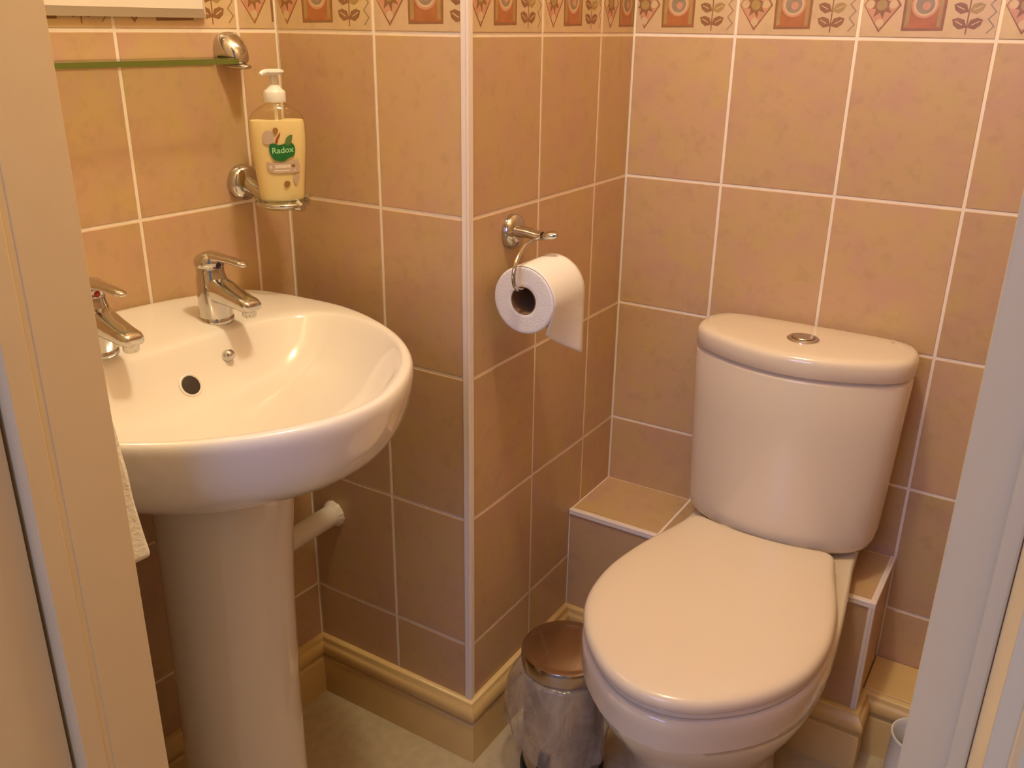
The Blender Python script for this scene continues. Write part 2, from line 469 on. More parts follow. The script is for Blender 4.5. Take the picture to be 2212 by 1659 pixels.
# ------------------------------------------------------------------ wash basin
BC = Vector((XAC, YB, 0)) - UA * (.878 + YB) / UA.y      # wall point behind the basin centre
def bw(p, q, z): return BC + NA * (p + .024 * min(1, max(0, p / .08))) + UA * q + Z * z
basin = empty('wash_basin', 'white ceramic pedestal wash basin with two chrome taps under the glass shelf', 'wash basin', bw(.2, 0, 0))
bi = Matrix.Translation(-bw(.2, 0, 0))
def rel(o, par):
    """parent keeping world position (parents here are only translated)"""
    o.parent = par; o.matrix_parent_inverse = Matrix.Translation(-Vector(par.location)); return o
N = 64
OUT = half_outline([(.0, 0), (.0, .12), (.0, .235), (.010, .262), (.05, .277), (.14, .283), (.21, .273), (.28, .249), (.335, .222), (.39, .182), (.43, .138), (.462, .085), (.478, .04), (.482, 0)], N)
BWL = half_outline([(.122, 0), (.122, .10), (.128, .17), (.150, .222), (.20, .243), (.255, .238), (.30, .222), (.345, .198), (.39, .158), (.425, .113), (.450, .066), (.463, .03), (.466, 0)], N)
NK = half_outline([(.09, 0), (.09, .05), (.11, .088), (.16, .102), (.22, .102), (.27, .088), (.30, .052), (.312, 0)], N)
DRN = half_outline([(.245, 0), (.252, .016), (.27, .022), (.288, .016), (.295, 0)], N)
def arch(p, q): return .006 * min(1, p / .48) + .0225 * (1 - (q / .275) ** 2) * max(0, 1 - p / .13)
def ring(shape, z, ar=True):
    return [bw(v.x, v.y, z + (arch(v.x, v.y) if ar else 0)) for v in shape]
def lerp(A, B, t): return [a.lerp(b, t) for a, b in zip(A, B)]
def inset(A, d):
    n = len(A); r = []
    for i in range(n):
        t = (A[(i + 1) % n] - A[i - 1]).normalized()
        r.append(A[i] + Vector((-t.y, t.x, 0)) * d)
    s = sum((A[i].x * A[(i + 1) % n].y - A[(i + 1) % n].x * A[i].y) for i in range(n))
    if s < 0: r = [2 * a - b for a, b in zip(A, r)]
    return r
rings = []
for t, z in ((0, .700), (.08, .713), (.30, .724), (.52, .737), (.72, .753), (.86, .773), (.945, .797), (.985, .819), (1.0, .838)):
    rings.append(ring(lerp(NK, OUT, t), z, z > .8))
rings.append(ring(inset(OUT, .0025), .8475)); rings.append(ring(inset(OUT, .007), .8505))
I2 = lerp(inset(OUT, .008), inset(BWL, -.004), .92)
rings.append(ring(I2, .8505)); rings.append(ring(BWL, .8485)); rings.append(ring(inset(BWL, .004), .843))
for t, z in ((.09, .822), (.2, .797), (.36, .777), (.56, .762), (.78, .752), (.94, .747), (1, .745)):
    rings.append(ring(lerp(inset(BWL, .004), DRN, t), z, False))
mb = MB(); mb.loft(rings, cap0=False, cap1=False)
bowl = subsurf(mb.build('basin_bowl', M_white, None, smooth=True, angle=180), 2); rel(bowl, basin)
mb = MB(); mb.lathe([(.0235, -.004), (.0235, .0015), (.020, .0025), (.016, .001), (.006, .0), (0.0005, -.001)], bw(.27, 0, .7455)); rel(mb.build('drain', M_chrome), basin)
# pedestal
def ell(pc, rp, rq, z, n=40): return [bw(pc + rp * math.cos(2 * PI * i / n), rq * math.sin(2 * PI * i / n), z) for i in range(n)]
mb = MB()
mb.loft([ell(.185, .108, .108, 0), ell(.185, .106, .106, .02), ell(.188, .094, .094, .05), ell(.190, .088, .089, .12), ell(.193, .086, .087, .30), ell(.198, .087, .087, .48), ell(.204, .090, .089, .60), ell(.208, .094, .091, .65), ell(.208, .095, .092, .69), ell(.208, .093, .09, .712)])
ped = subsurf(mb.build('pedestal', M_white, None, smooth=True, angle=60), 1); rel(ped, basin)

# points on the bowl's back wall
dg = bpy.context.evaluated_depsgraph_get()
dg.update(); ev = bowl.evaluated_get(dg)
bvh = BVHTree.FromObject(bowl, dg)
def on_bowl(q, z):
    w = bw(.27, q, z)
    h = bvh.ray_cast(w - Vector(basin.location) * 0, -NA)
    return h[0], h[1]
mi = bowl.matrix_world
bvh = BVHTree.FromPolygons([bowl.matrix_world @ v.co for v in ev.data.vertices], [p.vertices[:] for p in ev.data.polygons])
def frame(nrm, up=Z):
    n = nrm.normalized(); x = up.cross(n).normalized(); y = n.cross(x)
    return Matrix((x, y, n)).transposed()
h, nn = on_bowl(.012, .801)
if nn.dot(NA) < 0: nn = -nn
h = h + nn * .0012
F = frame(nn)
mb = MB(); mb.lathe([(.0180, -.004), (.0165, .0004), (.0145, .0010), (.0128, -.0002), (.0120, -.002)], h, M=F, cap0=False, cap1=False); rel(mb.build('overflow_rim', M_white), basin)
mb = MB(); mb.lathe([(.0132, -.0002), (.0120, .0001), (.0004, .0001)], h, M=F); rel(mb.build('overflow_hole', M_dark), basin)
h, nn = on_bowl(.082, .820)
if nn.dot(NA) < 0: nn = -nn
mb = MB(); mb.lathe([(.0085, -.002), (.0085, .002), (.0070, .004), (.0058, .007), (.0068, .0095), (.0045, .0115), (.0003, .0122)], h, M=frame(nn)); rel(mb.build('chain_stay', M_chrome), basin)

# taps (part of the basin), lever and dot as sub-parts
def make_tap(q, dotmat):
    c = bw(.085, q, 0); zd = .8585
    d = Vector((NA.x, NA.y, 0))
    L = lambda a, b, z: c + d * a + UA * b + Z * (zd + z)
    mb = MB()
    mb.lathe([(.0245, -.004), (.0245, .002), (.0232, .004)], L(0, 0, 0), n=32)
    # barrel
    def oval(a0, ra, rb, z, n=32, tilt=0): return [L(a0 + ra * math.cos(2 * PI * i / n), rb * math.sin(2 * PI * i / n), z + tilt * math.cos(2 * PI * i / n)) for i in range(n)]
    mb.loft([oval(0, .0232, .0232, .003), oval(0, .0228, .0228, .020), oval(-.0005, .0226, .0222, .040), oval(-.002, .0212, .0210, .056), oval(-.003, .0185, .0190, .066), oval(-.003, .0185, .0190, .074)])
    # spout
    def sec(a, z, w, hgt, n=24, slope=0):
        r = []
        for i in range(n):
            t = 2 * PI * i / n; cs, sn = math.cos(t), math.sin(t)
            e = .62
            x = math.copysign(abs(cs) ** e, cs) * w; y = math.copysign(abs(sn) ** e, sn) * hgt
            r.append(L(a + slope * y, x, z + y))
        return r
    mb.loft([sec(-.006, .040, .0165, .020), sec(.012, .0425, .0175, .0185), sec(.028, .0410, .0172, .0152), sec(.046, .0372, .0164, .0122), sec(.064, .0338, .0154, .0102), sec(.078, .0318, .0146, .0092), sec(.0845, .0313, .0125, .0066), sec(.086, .0310, .009, .004)])
    mb.lathe([(.0098, -.002), (.0098, -.0105), (.0085, -.0125), (.0078, -.0118), (.0002, -.0105)], L(.074, 0, .028), n=24)
    tp = mb.build('tap', M_chrome, None, smooth=True, angle=50); rel(tp, basin)
    mb = MB()
    # domed cap that leans back, and the lever
    mb.loft([oval(-.003, .0190, .0195, .0745), oval(-.0035, .0205, .0208, .078, tilt=0), oval(-.0035, .0203, .0205, .084, tilt=.001), oval(-.002, .0178, .0180, .0895, tilt=.0005), oval(0, .0125, .0130, .0930), oval(.001, .006, .006, .0955)])
    mb.tube([L(.004, 0, .0890), L(.018, 0, .0895), L(.032, 0, .0895), L(.046, 0, .0892), L(.062, 0, .0880), L(.072, 0, .0870), L(.0755, 0, .0866)], [.0125, .0112, .0092, .0082, .0078, .0062, .002], n=20, flat=.55, up=(0, 0, 1))
    lv = mb.build('lever', M_chrome, None, smooth=True, angle=60)
    lv.parent = tp; lv.matrix_parent_inverse = Matrix.Identity(4)
    mb = MB(); mb.lathe([(.0042, -.002), (.0042, .0012), (.003, .002), (.0003, .0022)], L(.0158, 0, .0775), M=frame(d), n=20)
    dt = mb.build('indicator_dot', dotmat); dt.parent = tp
    dt['label'] = 'red hot-water dot' if dotmat is M_red else 'dark cold-water dot'
    return tp
make_tap(.110, M_blue)
make_tap(-.070, M_red)

# waste pipe from pedestal into the boxed wall
mb = MB()
mb.tube([(-.303, -.80, .408), (-.303, -.66, .409), (-.303, YB - .004, .410)], .0195, n=24)
wp = mb.build('waste_pipe', M_pipe)
tag(wp, 'white plastic waste pipe running from behind the pedestal into the tiled boxing', 'pipe')
mb = MB()
n = 40
rr = lambda k: [(-.303 + (.0215 + .004 * random.random()) * k * math.cos(2 * PI * i / n), (.0215 + .004 * random.random()) * k * math.sin(2 * PI * i / n)) for i in range(n)]
a = rr(1.05); b = rr(.98)
mb.loft([[(x, YB + .0005, .410 + z) for x, z in a], [(x, YB - .005, .410 + z) for x, z in b], [(-.303 + .0193 * math.cos(2 * PI * i / n), YB - .010, .410 + .0193 * math.sin(2 * PI * i / n)) for i in range(n)]], cap0=False, cap1=False)
sf = mb.build('filler_ring', M_pipe); sf.parent = wp

# ------------------------------------------------------------------ toilet
CX = .391
toilet = empty('toilet', 'cream close-coupled toilet with closed lid in the far corner', 'toilet', (CX, -.40, 0))
def tw(x, y, z): return Vector((CX + x, y, z))
# outlines use p = -y, q = x offset
PAN = half_outline([(.045, 0), (.045, .10), (.052, .138), (.09, .146), (.16, .152), (.26, .166), (.36, .178), (.45, .1815), (.53, .170), (.60, .136), (.655, .083), (.682, .036), (.687, 0)], N)
PANL = half_outline([(.186, 0), (.186, .09), (.192, .125), (.215, .146), (.25, .157), (.30, .168), (.38, .179), (.45, .1815), (.53, .170), (.60, .136), (.655, .083), (.682, .036), (.687, 0)], N)
def pr(shape, z, s=1.0, piv=.36, sx=None):
    sx = sx or s
    return [tw(v.y * sx, -max(.182 if s < .999 else 0, piv + (v.x - piv) * s), z) for v in shape]
mb = MB()
LOW = [(.0, .66, .63), (.012, .665, .635), (.03, .645, .61), (.10, .63, .595), (.16, .64, .605), (.195, .675, .65), (.225, .735, .725), (.255, .805, .805), (.285, .875, .88), (.312, .930, .94), (.336, .968, .977), (.349, .982, .988)]
mb.loft([pr(PANL, z, s, .36, sx) for z, s, sx in LOW] + [pr(PAN, .350, 1, sx=.989), pr(PAN, .362, 1, sx=.995), pr(PAN, .378, 1, sx=.999), pr(PAN, .392, 1), pr(inset(PAN, .002), .3985, 1), pr(inset(PAN, .006), .401, 1)])
pan = mb.build('pan', M_cream, None, smooth=True, angle=60); rel(pan, toilet)
# seat and lid
SEAT = half_outline([(.213, 0), (.210, .05), (.203, .09), (.200, .112), (.206, .125), (.230, .132), (.27, .142), (.32, .157), (.38, .170), (.45, .1775), (.53, .166), (.60, .132), (.652, .080), (.676, .036), (.681, 0)], N)
LID = half_outline([(.211, 0), (.208, .05), (.200, .09), (.194, .112), (.199, .127), (.222, .133), (.26, .142), (.32, .160), (.38, .173), (.45, .180), (.53, .170), (.60, .136), (.657, .083), (.683, .036), (.688, 0)], N)
mb = MB(); mb.loft([pr(inset(SEAT, .006), .4015, 1), pr(inset(SEAT, .0025), .4025, 1), pr(inset(SEAT, .001), .407, 1), pr(inset(SEAT, .003), .412, 1), pr(inset(SEAT, .012), .4135, 1)])
rel(mb.build('seat', M_seat, None, smooth=True, angle=60), toilet)
def dome(ins, z, bulge=0):
    if ins <= .011: return [tw(v.y, -v.x, z) for v in inset(LID, ins)]
    b = inset(LID, .0105); k = (ins - .0105) / .19
    return [tw(v.y, -v.x, z).lerp(Vector((CX, -.45, z)), k) for v in b]
mb = MB()
R = [dome(.010, .4150), dome(.003, .4152), dome(.0005, .4175), dome(0, .4230), dome(.0012, .4285), dome(.0042, .4330), dome(.0095, .4362), dome(.020, .4378), dome(.036, .4396), dome(.06, .4408), dome(.085, .4415)]
cen = Vector((CX, -.44, .4424))
R.append([a.lerp(cen, .5) + Z * .0003 for a in R[-1]]); R.append([a.lerp(cen, .96) for a in R[-2]])
mb.loft(R)
rel(subsurf(mb.build('lid', M_seat, None, smooth=True, angle=180), 1), toilet)
for s in (-1, 1):
    mb = MB(); mb.tube([tw(s * .058, -.196, .403), tw(s * .058, -.196, .418)], .0075, n=18); mb.tube([tw(s * .04, -.192, .417), tw(s * .078, -.192, .417)], .006, n=16)
    rel(mb.build('hinge', M_seat), toilet)
# cistern: curved front, flat back
def lens(w, d, back=.012, r=.05):
    return half_outline([(back, 0), (back, w * .40), (back + .004, w * .74), (back + .020, w * .91), (back + .050, w * .99), (back + .085, w), (back + .115, w * .962), (d - .056, w * .875), (d - .037, w * .72), (d - .018, w * .50), (d - .005, w * .26), (d, 0)], N)
def cr(shape, z): return [tw(v.y, -v.x, z) for v in shape]
CB = lens(.168, .205); CT = lens(.181, .198)
mb = MB()
def cz(t): return lerp(CB, CT, t)
mb.loft([cr(inset(CB, .030), .407), cr(inset(CB, .020), .4075), cr(inset(CB, .010), .411), cr(inset(CB, .004), .418), cr(inset(CB, .001), .428), cr(cz(.06), .445), cr(cz(.4), .53), cr(cz(.72), .63), cr(cz(1), .718), cr(inset(CT, .001), .7215), cr(inset(CT, .005), .723), cr(inset(CT, .008), .728)])
cist = mb.build('cistern', M_cream, None, smooth=True, angle=55); rel(cist, toilet)
LT = lens(.183, .201, .010)
def toward(sh, k, z): return [tw(v.y, -v.x, z).lerp(Vector((CX, -.105, z)), k) for v in inset(sh, .008)]
mb = MB()
mb.loft([cr(inset(LT, .009), .7275), cr(inset(LT, .002), .7285), cr(LT, .731), cr(LT, .752), cr(inset(LT, .001), .757), cr(inset(LT, .004), .7615), cr(inset(LT, .009), .7640), toward(LT, .10, .7652), toward(LT, .3, .7668), toward(LT, .6, .7677), toward(LT, .95, .768)])
cl = mb.build('cistern_lid', M_cream, None, smooth=True, angle=60); cl.parent = cist; cl.matrix_parent_inverse = cist.matrix_parent_inverse @ Matrix.Identity(4)
cl.matrix_parent_inverse = Matrix.Identity(4)
mb = MB()
bc = (CX + .006, -.118, .7675)
mb.lathe([(.0265, -.002), (.0265, .0015), (.0245, .0032), (.0195, .0036), (.0185, .0015), (.0180, .0015)], bc, n=40, cap1=False)
mb.lathe([(.0178, .001), (.0178, .0042), (.0165, .0055), (.006, .0062), (.0003, .0063)], bc, n=40)
fb = mb.build('flush_button', M_chrome); fb.parent = cist
mb = MB(); mb.lathe([(.0032, -.001), (.003, .0012), (.0003, .0016)], (CX + .135, -.045, .7655), n=14); kn = mb.build('lid_mark', M_lgrey); kn.parent = cist

# ------------------------------------------------------------------ pedal bin and liner
BX, BY, BRD = .156, -.462, .076
binr = empty('pedal_bin', 'small brushed steel pedal bin between tiled boxing and toilet', 'bin', (BX, BY, 0))
mb = MB(); mb.lathe([(.070, .012), (.0715, .016), (.0715, .235), (.070, .238)], (BX, BY, 0), n=56); rel(mb.build('bin_body', M_steel, None), binr)
mb = MB(); mb.lathe([(.074, 0), (.0755, .003), (.0755, .014), (.073, .018)], (BX, BY, 0), n=48); rel(mb.build('base_ring', M_black, None), binr)
mb = MB(); mb.lathe([(.0745, .238), (.0768, .2385), (.0772, .242), (.0772, .2575), (.0768, .2605), (.0750, .2632), (.0715, .2640), (.066, .2636), (.060, .2645), (.045, .2672), (.025, .2690), (.0005, .2695)], (BX, BY, 0), n=64); rel(mb.build('bin_lid', M_steel, None), binr)
fd = Vector((-.15, -1, 0)).normalized(); fs = Vector((1, -.15, 0)).normalized()
mb = MB()
P0 = Vector((BX, BY, .018))
ringp = lambda a, w, z0, z1: [P0 + fd * a + fs * w + Z * z0, P0 + fd * a - fs * w + Z * z0, P0 + fd * a - fs * w + Z * z1, P0 + fd * a + fs * w + Z * z1]
mb.loft([ringp(.066, .016, -.004, .004), ringp(.085, .018, -.004, .005), ringp(.105, .026, -.002, .010), ringp(.120, .026, .002, .013), ringp(.124, .020, .004, .012)])
rel(mb.build('pedal', M_black, None, smooth=False), binr)
# plastic liner folded over the rim
mb = MB(); n = 96; rings = []
rs = [.0, .3, .7, 1.3, 2.1, .9, 1.7]
def wob(th, k): return math.sin(5 * th + 1.3 * k) * .30 + math.sin(11 * th + 2.1 * k) * .30 + math.sin(17 * th - 3 * k) * .25 + math.sin(29 * th + 5 * k) * .15
steps = 13
for k in range(steps):
    t = k / (steps - 1); rg = []
    for i in range(n):
        th = 2 * PI * i / n
        toward_c = max(0, math.cos(th - PI * 1.12)); toward_pan = max(0, math.cos(th + .2))
        front = max(0, math.cos(th + PI * .35))
        hem = .142 - .078 * front + .016 * math.sin(3 * th + .5) + .006 * math.sin(9 * th)
        z = .2375 + (hem - .2375) * t
        bul = math.sin(min(1, t * 1.25) * PI * .62) ** .8
        r = .0742 + bul * (.014 + .014 * toward_c - .004 * toward_pan + .006 * front) + wob(th, t * 2.2) * .0062 * (.3 + t) * min(1, t * 5)
        r = max(r, .0733)
        rg.append((BX + r * math.cos(th), BY + r * math.sin(th), z + .003 * wob(th * 1.3, 1) * t))
    rings.append(rg)
top = [(BX + .0724 * math.cos(2 * PI * i / n), BY + .0724 * math.sin(2 * PI * i / n), .2325) for i in range(n)]
mb.loft([top] + rings, cap0=False, cap1=False)
lin = mb.build('bin_liner', M_bag, None, smooth=True, angle=180)
tag(lin, 'translucent plastic bag liner hanging over the rim of the pedal bin', 'bin bag')

# ------------------------------------------------------------------ toilet roll and its holder
th_ = empty('toilet_roll_holder', 'chrome wall holder with curved wire carrying the toilet roll', 'holder', (0, -.408, .951))
FX = frame(Vector((1, 0, 0)))
mb = MB(); mb.lathe([(.0275, .0005), (.0275, .006), (.026, .010), (.021, .0135), (.012, .0155), (.0005, .016)], (0, -.408, .951), n=40, M=FX); rel(mb.build('backplate', M_chrome), th_)
mb = MB()
mb.tube([(.010, -.411, .953), (.022, -.4115, .9535), (.036, -.412, .953), (.050, -.412, .951), (.060, -.412, .9515)], [.015, .0138, .0122, .0112, .0105], n=20, flat=.66, up=(0, 0, 1))
mb.tube([(.063, -.411, .9515), (.069, -.4105, .953), (.078, -.410, .9545), (.084, -.410, .9555)], [.0092, .0098, .0092, .005], n=18, flat=.7, up=(0, 0, 1))
rel(mb.build('arm', M_chrome), th_)
RX, RY0, RY1, RZ = .070, -.484, -.386, .868
wire = catmull([(.058, -.414, .950), (.061, -.440, .9505), (.064, -.466, .950), (.067, -.487, .944), (.069, -.503, .932), (.070, -.511, .916), (.070, -.510, .900), (.070, -.501, .890), (.070, -.488, .8855), (.070, -.465, .8848), (.070, -.42, .8848), (.070, -.392, .8848)], 6)
mb = MB(); mb.tube(wire, .0032, n=12); rel(mb.build('wire_ring', M_chrome, None, smooth=True, angle=180), th_)
roll = empty('toilet_roll', 'white toilet roll with loose end hanging on the tiled side wall', 'toilet roll', (RX, (RY0 + RY1) / 2, RZ - .05))
FY = frame(Vector((0, -1, 0)))
mb = MB()
ro, ri = .0515, .0215
n = 64
def circ(r, y, dz=0, wz=0): return [(RX + r * math.cos(2 * PI * i / n), y, RZ + r * math.sin(2 * PI * i / n)) for i in range(n)]
prof = [(ri, RY0 + .001), (ri + .004, RY0 + .0002)]
k = ri + .006
while k < ro - .004:
    prof.append((k, RY0 + (.0004 if len(prof) % 2 else .0))); k += .0025
prof += [(ro - .003, RY0), (ro - .0008, RY0 + .0008), (ro, RY0 + .003), (ro, RY1 - .003), (ro - .003, RY1), (ri, RY1), (ri, RY0 + .001)]
mb.loft([circ(r, y) for r, y in prof], cap0=False, cap1=False)
rel(mb.build('paper_roll', M_paper, None, smooth=True, angle=60), roll)
mb = MB(); mb.loft([circ(ri - .0012, RY0 + .0008), circ(ri + .0002, RY0 + .0008), circ(ri + .0002, RY1), circ(ri - .0012, RY1), circ(ri - .0012, RY0 + .0008)], cap0=False, cap1=False)
rel(mb.build('cardboard_core', M_core, None), roll)
# loose sheet: leaves the roll at the front, near corner curls back towards the roll
nu, nv = 44, 14
vs = []
for i in range(nu):
    t = i / (nu - 1)
    for j in range(nv):
        s = j / (nv - 1)                       # 0 = near edge (towards the door), 1 = far edge
        y = RY0 + .001 + s * (RY1 - RY0 - .002)
        Lmax = .048 + .052 * s ** .9             # slanted torn edge
        a0 = 1.9
        l = t * (Lmax + a0 * (ro + .0006))
        if l < a0 * (ro + .0006):
            a = a0 - l / (ro + .0006); x = RX + (ro + .0008) * math.cos(a); z = RZ + (ro + .0008) * math.sin(a)
        else:
            dd = l - a0 * (ro + .0006)
            curl = (1 - s) ** 1.3
            x = RX + ro + .0008 - curl * (dd ** 2) * 5.5 - .004 * math.sin(dd * 40) * curl
            z = RZ - dd
            y += curl * dd * .12
        vs.append((x, y, z))
fs_ = [(i * nv + j, i * nv + j + 1, (i + 1) * nv + j + 1, (i + 1) * nv + j) for i in range(nu - 1) for j in range(nv - 1)]
ls = mk('loose_sheet', vs, fs_, M_paper, None, smooth=True, angle=180)
so = ls.modifiers.new('thick', 'SOLIDIFY'); so.thickness = .0006; so.offset = 0
rel(ls, roll)

# ------------------------------------------------------------------ soap dish holder and soap bottle
SY = -.617
sw = Vector((XAC + .06 * (SY - YB), SY, 1.019))
dish = empty('soap_dish_holder', 'chrome wall rosette with round glass dish under the soap bottle', 'holder', sw)
FA = frame(NA)
mb = MB(); mb.lathe([(.0275, .0005), (.0275, .006), (.0265, .011), (.022, .016), (.014, .0185), (.0005, .0195)], sw, n=40, M=FA); rel(mb.build('rosette', M_chrome), dish)
DC = Vector((-.268, -.6245, 1.003))
mb = MB()
mb.tube([sw + NA * .014, sw + NA * .026 - Z * .006, sw + NA * .040 - Z * .013, DC - NA * .036 - Z * .004], [.0115, .010, .0085, .007], n=18)
mb.tube([DC + Vector((.0375 * math.cos(2 * PI * i / 40), .0375 * math.sin(2 * PI * i / 40), -.004)) for i in range(41)], .0036, n=12)
mb.tube([DC + NA * .034 - Z * .005, DC + NA * .044 - Z * .007], [.0085, .006], n=16)
rel(mb.build('ring_arm', M_chrome), dish)
mb = MB(); mb.lathe([(.012, -.013), (.026, -.0125), (.033, -.009), (.0355, -.003), (.042, .0035), (.0435, .0055), (.0425, .0065), (.040, .0055), (.034, .0015), (.025, -.001), (.0005, -.0015)], DC, n=56); rel(mb.build('glass_dish', M_glass), dish)

bot = empty('soap_bottle', 'clear pump bottle of cream hand soap with green leaf label', 'soap bottle', DC + Z * .0025)
vdir = Vector((.745 - DC.x, -1.598 - DC.y, 0)).normalized()
vdir = (Matrix.Rotation(math.radians(6), 3, 'Z') @ vdir)
vr = Z.cross(vdir).normalized()               # label right, seen from the front
BZ = DC.z - .0008
def bp_(u, v, z): return Vector((DC.x, DC.y, 0)) + vr * u + vdir * v + Z * (BZ + z)
BPROF = [(0, .0300, .0185), (.002, .0325, .0205), (.006, .0335, .0212), (.020, .0345, .0220), (.045, .0370, .0228), (.075, .0400, .0234), (.095, .0408, .0234), (.110, .0402, .0230), (.119, .0380, .0222), (.1265, .0330, .0205), (.1325, .0250, .0180), (.1365, .0170, .0145), (.139, .0125, .0125), (.143, .0120, .0120)]
def br(w, d, z, n=56, e=.78):
    r = []
    for i in range(n):
        t = 2 * PI * i / n; c, s = math.cos(t), math.sin(t)
        r.append(bp_(math.copysign(abs(c) ** e, c) * w, math.copysign(abs(s) ** e, s) * d, z))
    return r
def wd(z):
    for (a, w0, d0), (b, w1, d1) in zip(BPROF, BPROF[1:]):
        if a <= z <= b:
            t = (z - a) / (b - a); return w0 + (w1 - w0) * t, d0 + (d1 - d0) * t
    return BPROF[-1][1:]
mb = MB(); mb.loft([br(w, d, z) for z, w, d in BPROF], cap1=False); rel(mb.build('bottle_shell', M_clear, None, smooth=True, angle=60), bot)
mb = MB(); zz = [.0015, .004, .008] + [.012 + .009 * i for i in range(12)] + [.1155]
mb.loft([br(wd(z)[0] - .0014, wd(z)[1] - .0014, z) for z in zz]); rel(mb.build('soap_liquid', M_liquid, None, smooth=True, angle=60), bot)
mb = MB(); mb.lathe([(.0152, .1405), (.0156, .142), (.0156, .1535), (.0148, .1555), (.0105, .159), (.0080, .1625), (.0062, .164)], bp_(0, 0, 0), n=36); rel(mb.build('pump_collar', M_wplast, None), bot)
mb = MB(); mb.lathe([(.0048, .163), (.0048, .180)], bp_(0, 0, 0), n=20); mb.lathe([(.0028, .012), (.0028, .14)], bp_(0, 0, 0), n=12); rel(mb.build('pump_stem', M_wplast, None), bot)
mb = MB(); mb.lathe([(.0065, .1775), (.011, .1785), (.0145, .1795), (.0158, .1815), (.0152, .1838), (.011, .1850), (.0004, .1854)], bp_(0, 0, 0), n=36)
nd = (vdir * .6 - vr * .8).normalized()
b0 = bp_(0, 0, .181)
mb.tube([b0, b0 + nd * .012, b0 + nd * .020 - Z * .0005, b0 + nd * .0235 - Z * .003], [.0042, .0040, .0036, .003], n=14)
rel(mb.build('pump_head', M_wplast, None), bot)
# printed label on the front face
def onb(u, z, lift):
    w, d = wd(z); w += .0003; d += .0003
    e = .78; c = min(.999, abs(u) / w) ** (1 / e); s = math.sqrt(max(0, 1 - c * c)) ** e
    return bp_(u, d * s + .0002 + lift * .00012, z)
lab = MB()
def patch(poly, mi, lift):
    """fill an outline, subdivided so that it follows the bottle"""
    bm = bmesh.new(); vv = [bm.verts.new((x, y, 0)) for x, y in poly]; bm.faces.new(vv)
    bmesh.ops.triangulate(bm, faces=bm.faces[:]); bmesh.ops.subdivide_edges(bm, edges=bm.edges[:], cuts=2, use_grid_fill=True)
    bm.verts.index_update()
    lab.add([onb(v.co.x, v.co.y, lift) for v in bm.verts], [[v.index for v in f.verts] for f in bm.faces], mi); bm.free()
# px on the photograph's crop turned into mm: label centre (605, 335) px, .69 mm per px
def lp(x, y): return ((x - 602) * .00069, .1125 - (y - 256) * .00069)
def spl(pts, per=5): return [(v.x, v.y) for v in catmull([(*lp(*q), 0) for q in pts], per, True)]
patch(spl([(579, 305), (582, 297), (590, 296), (598, 299), (606, 298), (615, 295), (625, 295), (631, 302), (632, 313), (628, 322), (618, 326), (608, 332), (598, 332), (588, 329), (581, 318)]), 0, 1)
patch(spl([(612, 297), (615, 286), (622, 280), (628, 280), (627, 288), (624, 296), (619, 300)]), 5, 2)
patch(spl([(592, 295), (594, 287), (600, 278), (603, 274), (603, 279), (598, 288), (596, 295)]), 2, 1)
patch(spl([(589, 268), (593, 264), (598, 265), (600, 270), (597, 275), (592, 276)]), 3, 2)
patch(spl([(567, 284), (570, 275), (578, 270), (587, 273), (590, 283), (587, 294), (577, 298), (569, 294)]), 4, 0)
patch(spl([(571, 338), (574, 334), (600, 336), (630, 330), (638, 334), (640, 348), (636, 356), (610, 357), (582, 356), (574, 348)]), 4, 0)
patch([lp(577, 341), lp(620, 339), lp(620, 346), lp(578, 347)], 6, 1)
patch([lp(586, 350), lp(630, 350), lp(630, 353), lp(586, 353)], 6, 1)
patch(spl([(622, 341), (626, 339), (630, 342), (628, 346), (623, 345)]), 3, 2)
patch(spl([(604, 381), (607, 375), (613, 374), (617, 378), (615, 384), (609, 387)]), 3, 1)
patch(spl([(625, 366), (632, 360), (638, 362), (636, 374), (630, 382), (626, 376)]), 4, 0)
lb = lab.build('label_print', [M_green, M_lgreen, M_lred, M_lbrown, M_lgrey, M_leaf, M_lpale], None, smooth=True, angle=60); rel(lb, bot)
lb['label'] = 'green and brown printed label'
fc = bpy.data.curves.new('brand', 'FONT'); fc.body = 'Radox'; fc.size = .0118; fc.align_x = 'CENTER'; fc.align_y = 'CENTER'; fc.resolution_u = 3; fc.offset = .00022
to = bpy.data.objects.new('brand', fc); COL.objects.link(to)
dg = bpy.context.evaluated_depsgraph_get(); dg.update()
tm = bpy.data.meshes.new_from_object(to.evaluated_get(dg))
COL.objects.unlink(to); bpy.data.objects.remove(to)
lx, ly = lp(606, 310)
wv = [onb(lx + v.co.x * 1.02, ly + v.co.y + v.co.x * .06, 4) for v in tm.vertices]
lt = mk('lettering', wv, [p.vertices[:] for p in tm.polygons], M_lgreen, None)
lt.parent = lb; lt.matrix_parent_inverse = Matrix.Identity(4)

# ------------------------------------------------------------------ glass shelf
def aw(p, y, z): return Vector((XAC + .06 * (y - YB), y, z)) + NA * p
shelf = empty('glass_shelf', 'narrow clear glass shelf with green edge above the basin', 'shelf', aw(0, -.85, 1.19))
YS0, YS1, PS = -.648, -1.125, .072
mb = MB()
ol = [aw(.004, YS0, 0), aw(PS - .02, YS0, 0)]
for k in range(1, 6): a = k / 6 * PI / 2; ol.append(aw(PS - .02 + .02 * math.sin(a), YS0 - .02 + .02 * math.cos(a), 0))
ol.append(aw(PS, YS0 - .02, 0)); ol.append(aw(PS, YS1 + .02, 0))
for k in range(1, 6): a = k / 6 * PI / 2; ol.append(aw(PS - .02 + .02 * math.cos(a), YS1 + .02 - .02 * math.sin(a), 0))
ol += [aw(PS - .02, YS1, 0), aw(.004, YS1, 0)]
ni = len(ol); zs = 1.1945; tk = .007
